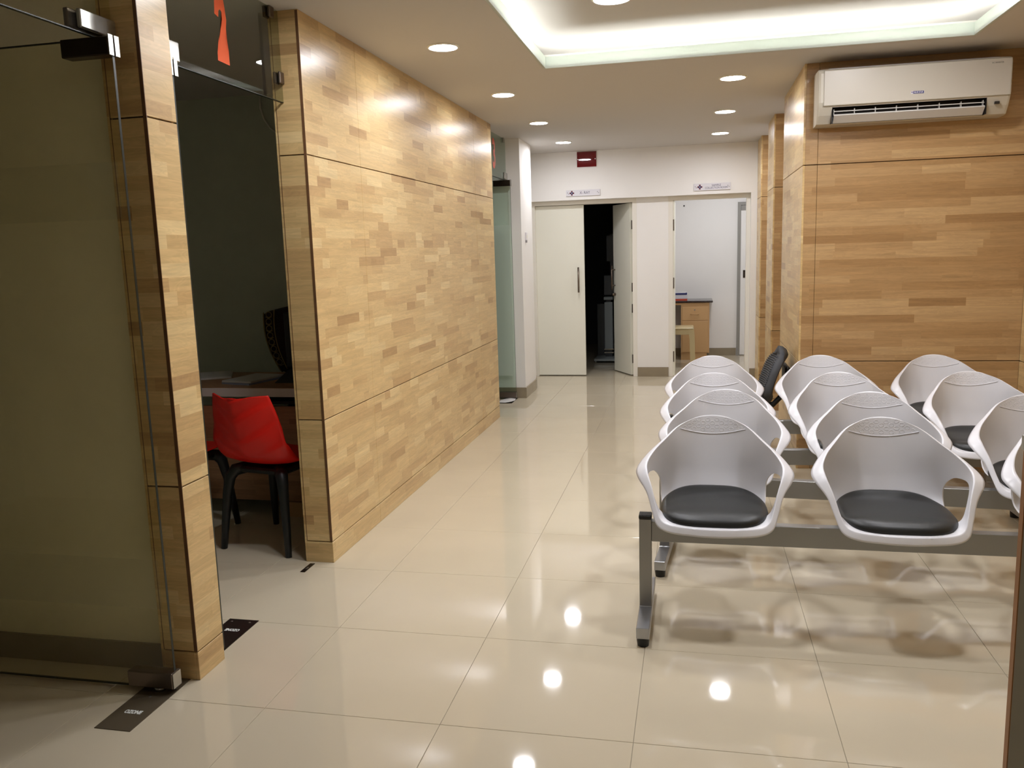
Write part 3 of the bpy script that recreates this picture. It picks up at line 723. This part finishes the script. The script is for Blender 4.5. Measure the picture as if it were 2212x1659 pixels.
def sign(name, x0, x1, z0, z1, label, lines, xt, size):
    s = empty(name, ((x0+x1)/2, YB, z0)); tag(s, label, 'sign', 'room signs'); w_ = (x1-x0)/2; h = z1-z0
    box('board', -w_, w_, -.014, -.006, 0, h, 'sign_white', s, .001)
    box('standoff', -w_+.03, -w_+.04, -.006, 0, h*.4, h*.6, 'steel_bright', s); box('standoff', w_-.04, w_-.03, -.006, 0, h*.4, h*.6, 'steel_bright', s)
    for sx in (-w_+.022, w_-.022):
        for dx, dz in ((-.006, .006), (.006, -.006)): cyl('screw', (sx+dx, -.0165, h/2+dz), (sx+dx, -.014, h/2+dz), .005, 'sign_grey', s, seg=8)
    cross(s, -w_+.065, h/2, -.0145, .024)
    for i, (t, wd) in enumerate(lines): text('lettering', t, size, 'navy', s, (xt, -.0150, h/2+(len(lines)-1)*size*.42-i*size*.86), (1, 0, 0), (0, 0, 1), width=wd)
k = 9.5/9.55
sign('room_sign', -1.413*k, -1.031*k, 2.052, 2.118, 'white X-RAY sign with a cross emblem above the double door', [('X- RAY', .115)], .02, .042)
sign('room_sign', -.011*k, .378*k, 2.052, 2.126, 'white SAMPLE COLLECTION ROOM sign with a cross emblem above the doorway', [('SAMPLE', .095), ('COLLECTION ROOM', .235)], .045, .030)
rp = empty('red_plate', (-1.17, YB, 2.365)); tag(rp, 'dark red glossy plate high on the back wall under the ceiling', 'sign')
box('plate', -.107, .107, -.012, -.002, 0, .163, 'red_acrylic', rp)
for sx in (-.095, .095): cyl('screw', (sx, -.0145, .082), (sx, -.012, .082), .004, 'satin_nickel', rp, seg=10); cyl('spacer', (sx, -.004, .082), (sx, 0, .082), .004, 'satin_nickel', rp, seg=8)
sw = empty('wall_switch', (XC, 8.36, 1.55)); tag(sw, 'small white switch box on the rounded white wall', 'switch')
box('back_box', 0, .012, -.03, .03, .02, .10, 'sign_white', sw, .002); box('toggle', .012, .017, -.012, .012, .04, .075, 'frame_white', sw); box('label_strip', 0, .013, -.02, .02, -.003, .02, 'sign_grey', sw)

# ================================================================== SECOND CABIN
dk = empty('desk', (-2.65, 4.215, 0)); tag(dk, 'wooden desk with a white front edge in the dark second cabin', 'desk')
box('top', -.85, .62, .004, .62, .718, .750, 'wood_desk', dk, .003); box('front_edge', -.85, .62, 0, .004, .700, .748, 'paper', dk); box('underframe', -.83, .60, .02, .60, .700, .718, 'black_plastic', dk)
box('modesty_panel', -.80, .58, .03, .05, .09, .640, 'wood_desk', dk)
for x in (-.80, .56): box('side_panel', x, x+.022, .05, .60, .0, .700, 'wood_desk', dk)
box('pedestal', .34, .57, .02, .5, .0, .085, 'beige_metal', dk); box('keyboard_tray', .10, .55, .06, .4, .648, .664, 'black_plastic', dk)
def papers(x, y, z, rz, label, n, w_=.21, h=.297):
    p = empty('paper_stack', (x, y, z), rz); tag(p, label, 'papers')
    for i in range(n): o = box('sheet', -w_/2, w_/2, -h/2, h/2, i*.012, i*.012+.010, 'paper_blue' if (i == 0 and n > 1) else 'paper', p); o.rotation_euler = (0, 0, .06*i)
papers(-2.555, 4.47, .750, -.25, 'stack of white papers on the desk beside the black monitor', 2, .21, .30)
papers(-2.93, 4.66, .750, .5, 'white paper at the left of the cabin desk', 1)
dv = empty('desk_device', (-2.235, 4.50, .75), .05); tag(dv, 'black monitor on a wedge foot standing on the cabin desk', 'monitor')
prism('foot', [(-.15, -.10, 0), (-.15, .12, 0), (-.08, .12, .07), (-.08, -.06, .07)], (.30, 0, 0), 'black_plastic', dv)
box('neck', -.03, .03, .02, .06, .05, .2, 'black_plastic', dv); box('screen_back', -.115, .28, .0, .03, .075, .40, 'black_plastic', dv, .006)
def red_chair(x, y, rz, label):
    c = empty('red_chair', (x, y, 0), rz); tag(c, label, 'chair', 'red plastic chairs')
    S = [(.215, .452), (.14, .446), (.04, .438), (-.06, .436), (-.14, .448), (-.195, .492), (-.225, .57), (-.245, .66), (-.262, .75), (-.275, .815)]
    WD = [.205, .22, .228, .232, .235, .232, .222, .208, .190, .172]
    nu = 28; bm = bmesh.new(); g = []
    m = 72
    for j in range(m+1):
        t = j/m; yy, zz = cr(S, t); wd = cr([(q,) for q in WD], t)[0]; row = []
        back = max(0, (t-.5)/.5)
        for i in range(nu+1):
            u = -1+2*i/nu; a = abs(u)
            cup = .028*a**2.2*(1-back)+.0
            fwd = .045*a**1.6*min(1, back*2)
            ph = (t*7.2-a*.9) % 1; ph = ph/.75 if ph < .75 else (1-ph)/.25
            chev = (.010*ph+.026*(1-a))*min(1, back*4)*(1-a**8)
            dip = -.012*(1-a)*max(0, (t-.92)/.08)
            wing = .055*max(0, (a-.75)/.25)**2*math.exp(-((t-.52)/.10)**2)
            row.append(bm.verts.new((u*wd, yy+fwd-chev, zz+cup+wing+dip)))
        g.append(row)
    for j in range(m):
        for i in range(nu): bm.faces.new((g[j][i], g[j][i+1], g[j+1][i+1], g[j+1][i]))
    s = done('shell', bm, 'red_plastic', c, True); md = s.modifiers.new('thickness', 'SOLIDIFY'); md.thickness = .008; md.offset = -1
    bm = bmesh.new(); b_box(bm, -.16, .16, -.15, .17, .395, .425, .01)
    done('under_frame', bm, 'charcoal_plastic', c)
    for sx in (-1, 1):
        for sy in (-1, 1):
            bm = bmesh.new(); pts = [(sx*.10, sy*.10, .415), (sx*.145, sy*.145, .405), (sx*.165, sy*.165, .37), (sx*.178, sy*.178, .28), (sx*.192, sy*.192, .14), (sx*.203, sy*.206, .0)]
            b_tube(bm, pts, [.03, .032, .029, .024, .020, .016], 10); o = done('leg', bm, 'charcoal_plastic', c, True)
            for v in o.data.vertices: v.co.z = max(v.co.z, 0)
    return c
red_chair(-2.118, 3.865, math.radians(-11), 'red moulded chair with black legs in the second cabin, fully in view')
red_chair(-2.745, 3.93, math.radians(-13), 'red chair mostly hidden by the near wood pier')
# chair with the embroidered cloth behind the desk
cc = empty('draped_chair', (-2.45, 5.02, 0)); tag(cc, 'dark chair draped with an embroidered cloth behind the cabin desk', 'chair')
box('back', -.19, .30, -.02, .05, .50, 1.12, 'black_plastic', cc, .02, 2); box('seat', -.20, .30, -.32, .06, .43, .50, 'black_plastic', cc, .02, 2)
cyl('column', (.05, -.1, .06), (.05, -.1, .44), .03, 'black_plastic', cc)
bm = bmesh.new()
for k_ in range(5):
    a = 2*math.pi*k_/5; b_cyl(bm, (.05, -.1, .07), (.05+.20*math.cos(a), -.1+.20*math.sin(a), .035), .022, .016, 8); b_cyl(bm, (.05+.20*math.cos(a)-.02, -.1+.20*math.sin(a), .025), (.05+.20*math.cos(a)+.02, -.1+.20*math.sin(a), .025), .025, .025, 10)
done('base', bm, 'black_plastic', cc)
def cl(u, t):            # cloth hanging over the chair back, u across, t down the front
    zt = 1.17-.045*max(0, (-.05-u)/.25)**1.3
    if t < 0: return Vector((u-.005, .055+.03*(-t), zt-.10*(-t)*1.2))
    return Vector((u+.10*t*t*max(0, 1-(u+.30)/.4), -.028-.03*math.sin(t*3)-.02*math.sin(u*22)*t, zt-.40*t))
bm = bmesh.new(); us = [-.295+.595*i/24 for i in range(25)]; ts = [-.9+1.9*i/24 for i in range(25)]
g = [[bm.verts.new(cl(u, t)) for t in ts] for u in us]
for i in range(24):
    for j in range(24): bm.faces.new((g[i][j], g[i+1][j], g[i+1][j+1], g[i][j+1]))
o = done('cloth', bm, 'cloth_dark', cc, True); o.modifiers.new('thickness', 'SOLIDIFY').thickness = .004
bm = bmesh.new()
for u0 in (-.292, -.215): b_tube(bm, [cl(u0, t)+Vector((0, -.004, 0)) for t in [.02+.96*i/20 for i in range(21)]], .004, 6)
done('border_piping', bm, 'cloth_gold', o, True)
bm = bmesh.new()
for i in range(8):
    c0 = cl(-.253, .075+.11*i)+Vector((0, -.006, 0)); b_tube(bm, [c0+Vector((.020*math.cos(q), 0, .018*math.sin(q))) for q in [2*math.pi*k_/12 for k_ in range(12)]], .003, 5, True)
    c1 = cl(-.253, .13+.11*i)+Vector((0, -.006, 0)); b_tube(bm, [c1+Vector((-.022, 0, .008)), c1, c1+Vector((.022, 0, .008))], .003, 5)
done('border_motifs', bm, 'cloth_gold', o, True)
tag(tube('cable', [(-2.81, 5.276, 2.53), (-2.81, 5.274, 2.45), (-2.79, 5.274, 2.38), (-2.75, 5.274, 2.32), (-2.69, 5.274, 2.27), (-2.60, 5.274, 2.22)], .006, 'frame_white'), 'thin pale cable curving down the cabin wall below the ceiling', 'cable')

# ================================================================== SAMPLE ROOM
sd = empty('drawer_desk', (0, 11.03, 0)); tag(sd, 'tan metal desk with a drawer in the sample collection room', 'desk')
box('top', -.44, .232, -.02, .46, .742, .768, 'granite', sd, .008, 2); box('apron', -.43, .19, .0, .02, .715, .742, 'beige_metal', sd)
box('body', -.168, .190, .004, .44, .09, .742, 'beige_metal', sd); box('plinth', -.168, .16, .01, .42, 0, .09, 'beige_metal', sd)
dr = box('drawer', -.152, .174, -.004, .004, .515, .690, 'beige_metal', sd, .003)
bm = bmesh.new(); b_tube(bm, [(-.045, -.004, .597), (-.04, -.022, .597), (.05, -.022, .597), (.055, -.004, .597)], .005, 8); done('handle', bm, 'beige_metal', dr, True); cyl('lock', (.005, -.010, .65), (.005, -.003, .65), .009, 'satin_nickel', dr)
box('door', -.152, .174, -.004, .004, .10, .508, 'beige_metal', sd, .003); box('far_leg', -.43, -.41, .0, .44, 0, .742, 'beige_metal', sd)
bx = empty('carton', (-.20, 11.19, .768)); tag(bx, 'small white, blue and red carton lying on the tan desk', 'box')
box('base_band', -.14, .11, -.06, .06, 0, .022, 'box_red', bx); box('side', -.14, .11, -.06, .06, .022, .072, 'box_white', bx); box('lid', -.15, .107, -.064, .064, .072, .096, 'box_blue', bx, .004); box('top_sheet', -.12, .09, -.05, .05, .096, .102, 'paper', bx)
st = empty('plastic_stool', (-.20, 10.50, 0)); tag(st, 'cream plastic stool in front of the tan desk', 'stool')
bm = bmesh.new(); b_box(bm, -.20, .195, -.17, .17, .455, .49, .018, 3); done('seat', bm, 'stool_plastic', st, True)
for sx in (-1, 1):
    for sy in (-1, 1):
        bm = bmesh.new(); b_prism(bm, [(sx*.125, sy*.13, .47), (sx*.195, sy*.13, .47), (sx*.205, sy*.135, .35), (sx*.215, sy*.15, 0), (sx*.155, sy*.15, 0), (sx*.145, sy*.135, .35)], (0, sy*.035, 0)); done('leg', bm, 'stool_plastic', st)
    box('apron', -.15, .15, sx*.15-.012, sx*.15+.012, .40, .46, 'stool_plastic', st, .004)
# ================================================================== X-RAY ROOM
xs = empty('xray_stand', (-1.10, 11.0, 0)); tag(xs, 'grey x-ray stand with a tall column seen through the dark doorway', 'medical stand')
box('base_plate', -.17, .17, -.26, .35, .025, .055, 'device_grey', xs, .004); box('column', -.055, .055, 0, .10, .15, .77, 'device_grey', xs, .008, 2); box('column_rear', -.16, -.06, .12, .2, .05, .74, 'device_dark', xs)
for z in (.10, .145): box('collar', -.06, .06, -.008, .10, z, z+.012, 'satin_nickel', xs)
box('column_foot', -.045, .045, 0, .1, .055, .15, 'device_dark', xs); box('head', -.06, .06, -.02, .10, .80, .84, 'device_grey', xs, .006); box('neck', -.03, .03, .02, .08, .77, .80, 'device_dark', xs)
o = box('cassette', -.06, .12, .02, .04, .86, 1.12, 'device_dark', xs, .006); box('upper_panel', -.02, .12, .05, .08, 1.30, 1.63, 'device_dark', xs)
box('mast', .02, .06, .08, .11, .84, 1.65, 'device_dark', xs)
for x in (-.15, .15): cyl('glide', (x, -.24, 0), (x, -.24, .026), .016, 'satin_nickel', xs); cyl('glide', (x, .33, 0), (x, .33, .026), .016, 'satin_nickel', xs)

# ================================================================== OFFICE CHAIR BY THE RIGHT PIER
oc = empty('office_chair', (.265, 5.95, 0), math.radians(90)); tag(oc, 'black swivel chair with a ribbed grey backrest behind the benches', 'chair')
# local frame: faces +y, back at -y
bm = bmesh.new(); N = 22; g = []
for j in range(N+1):
    t = j/N; z = .41+.31*t; wv = .20*(1-abs(2*t-1)**3.2)**.45*.98+.01; row = []
    for i in range(13):
        u = -1+2*i/12; row.append(bm.verts.new((u*wv, -.22-.10*t+.03*u*u+.010*math.sin(math.pi*t)+.02*(1-abs(2*t-1)**4), z)))
    g.append(row)
for j in range(N):
    for i in range(12): bm.faces.new((g[j][i], g[j][i+1], g[j+1][i+1], g[j+1][i]))
ob = done('backrest', bm, 'mesh_fabric', oc, True); md = ob.modifiers.new('thickness', 'SOLIDIFY'); md.thickness = .05; md.offset = -1
bm = bmesh.new()
for j in range(1, 22):
    t = j/22; z = .41+.31*t; wv = .20*(1-abs(2*t-1)**3.2)**.45*.98+.012
    b_tube(bm, [(u*wv, -.22-.10*t+.03*u*u+.010*math.sin(math.pi*t)+.02*(1-abs(2*t-1)**4)+.002, z) for u in [-1+2*i/10 for i in range(11)]], .0055, 6)
done('ribs', bm, 'mesh_fabric', ob, True)
box('back_shell', -.12, .12, -.368, -.335, .47, .64, 'black_plastic', oc, .012).rotation_euler = (0, 0, 0)
tube('back_arm', [(0, -.33, .50), (0, -.325, .42), (0, -.27, .36), (0, -.05, .345)], .02, 'black_plastic', oc)
box('seat', -.22, .22, -.17, .22, .36, .42, 'black_plastic', oc, .025, 3)
cyl('column', (0, 0, .08), (0, 0, .36), .028, 'black_plastic', oc)
for k_ in range(5):
    a = 2*math.pi*k_/5+.3; bm = bmesh.new(); ex, ey = .25*math.cos(a), .25*math.sin(a); b_cyl(bm, (0, 0, .10), (ex, ey, .06), .026, .018, 10); sp2 = done('base_spoke', bm, 'black_plastic', oc, True)
    cyl('caster', (ex-.018, ey, .027), (ex+.018, ey, .027), .027, 'black_plastic', sp2, seg=14)

# ================================================================== COUNTER PANEL AT THE RIGHT EDGE
ct = empty('counter_panel', (.579, 1.60, 0)); tag(ct, 'grey-white counter side panel with a brown edge at the right of the photo', 'counter')
box('board', .0, .95, .0, .018, 0, 1.08, 'counter_white', ct); box('edge_band', -.002, .0, .0, .018, 0, 1.08, 'edge_band', ct); box('top', -.0, .97, -.02, .035, 1.08, 1.105, 'counter_white', ct)
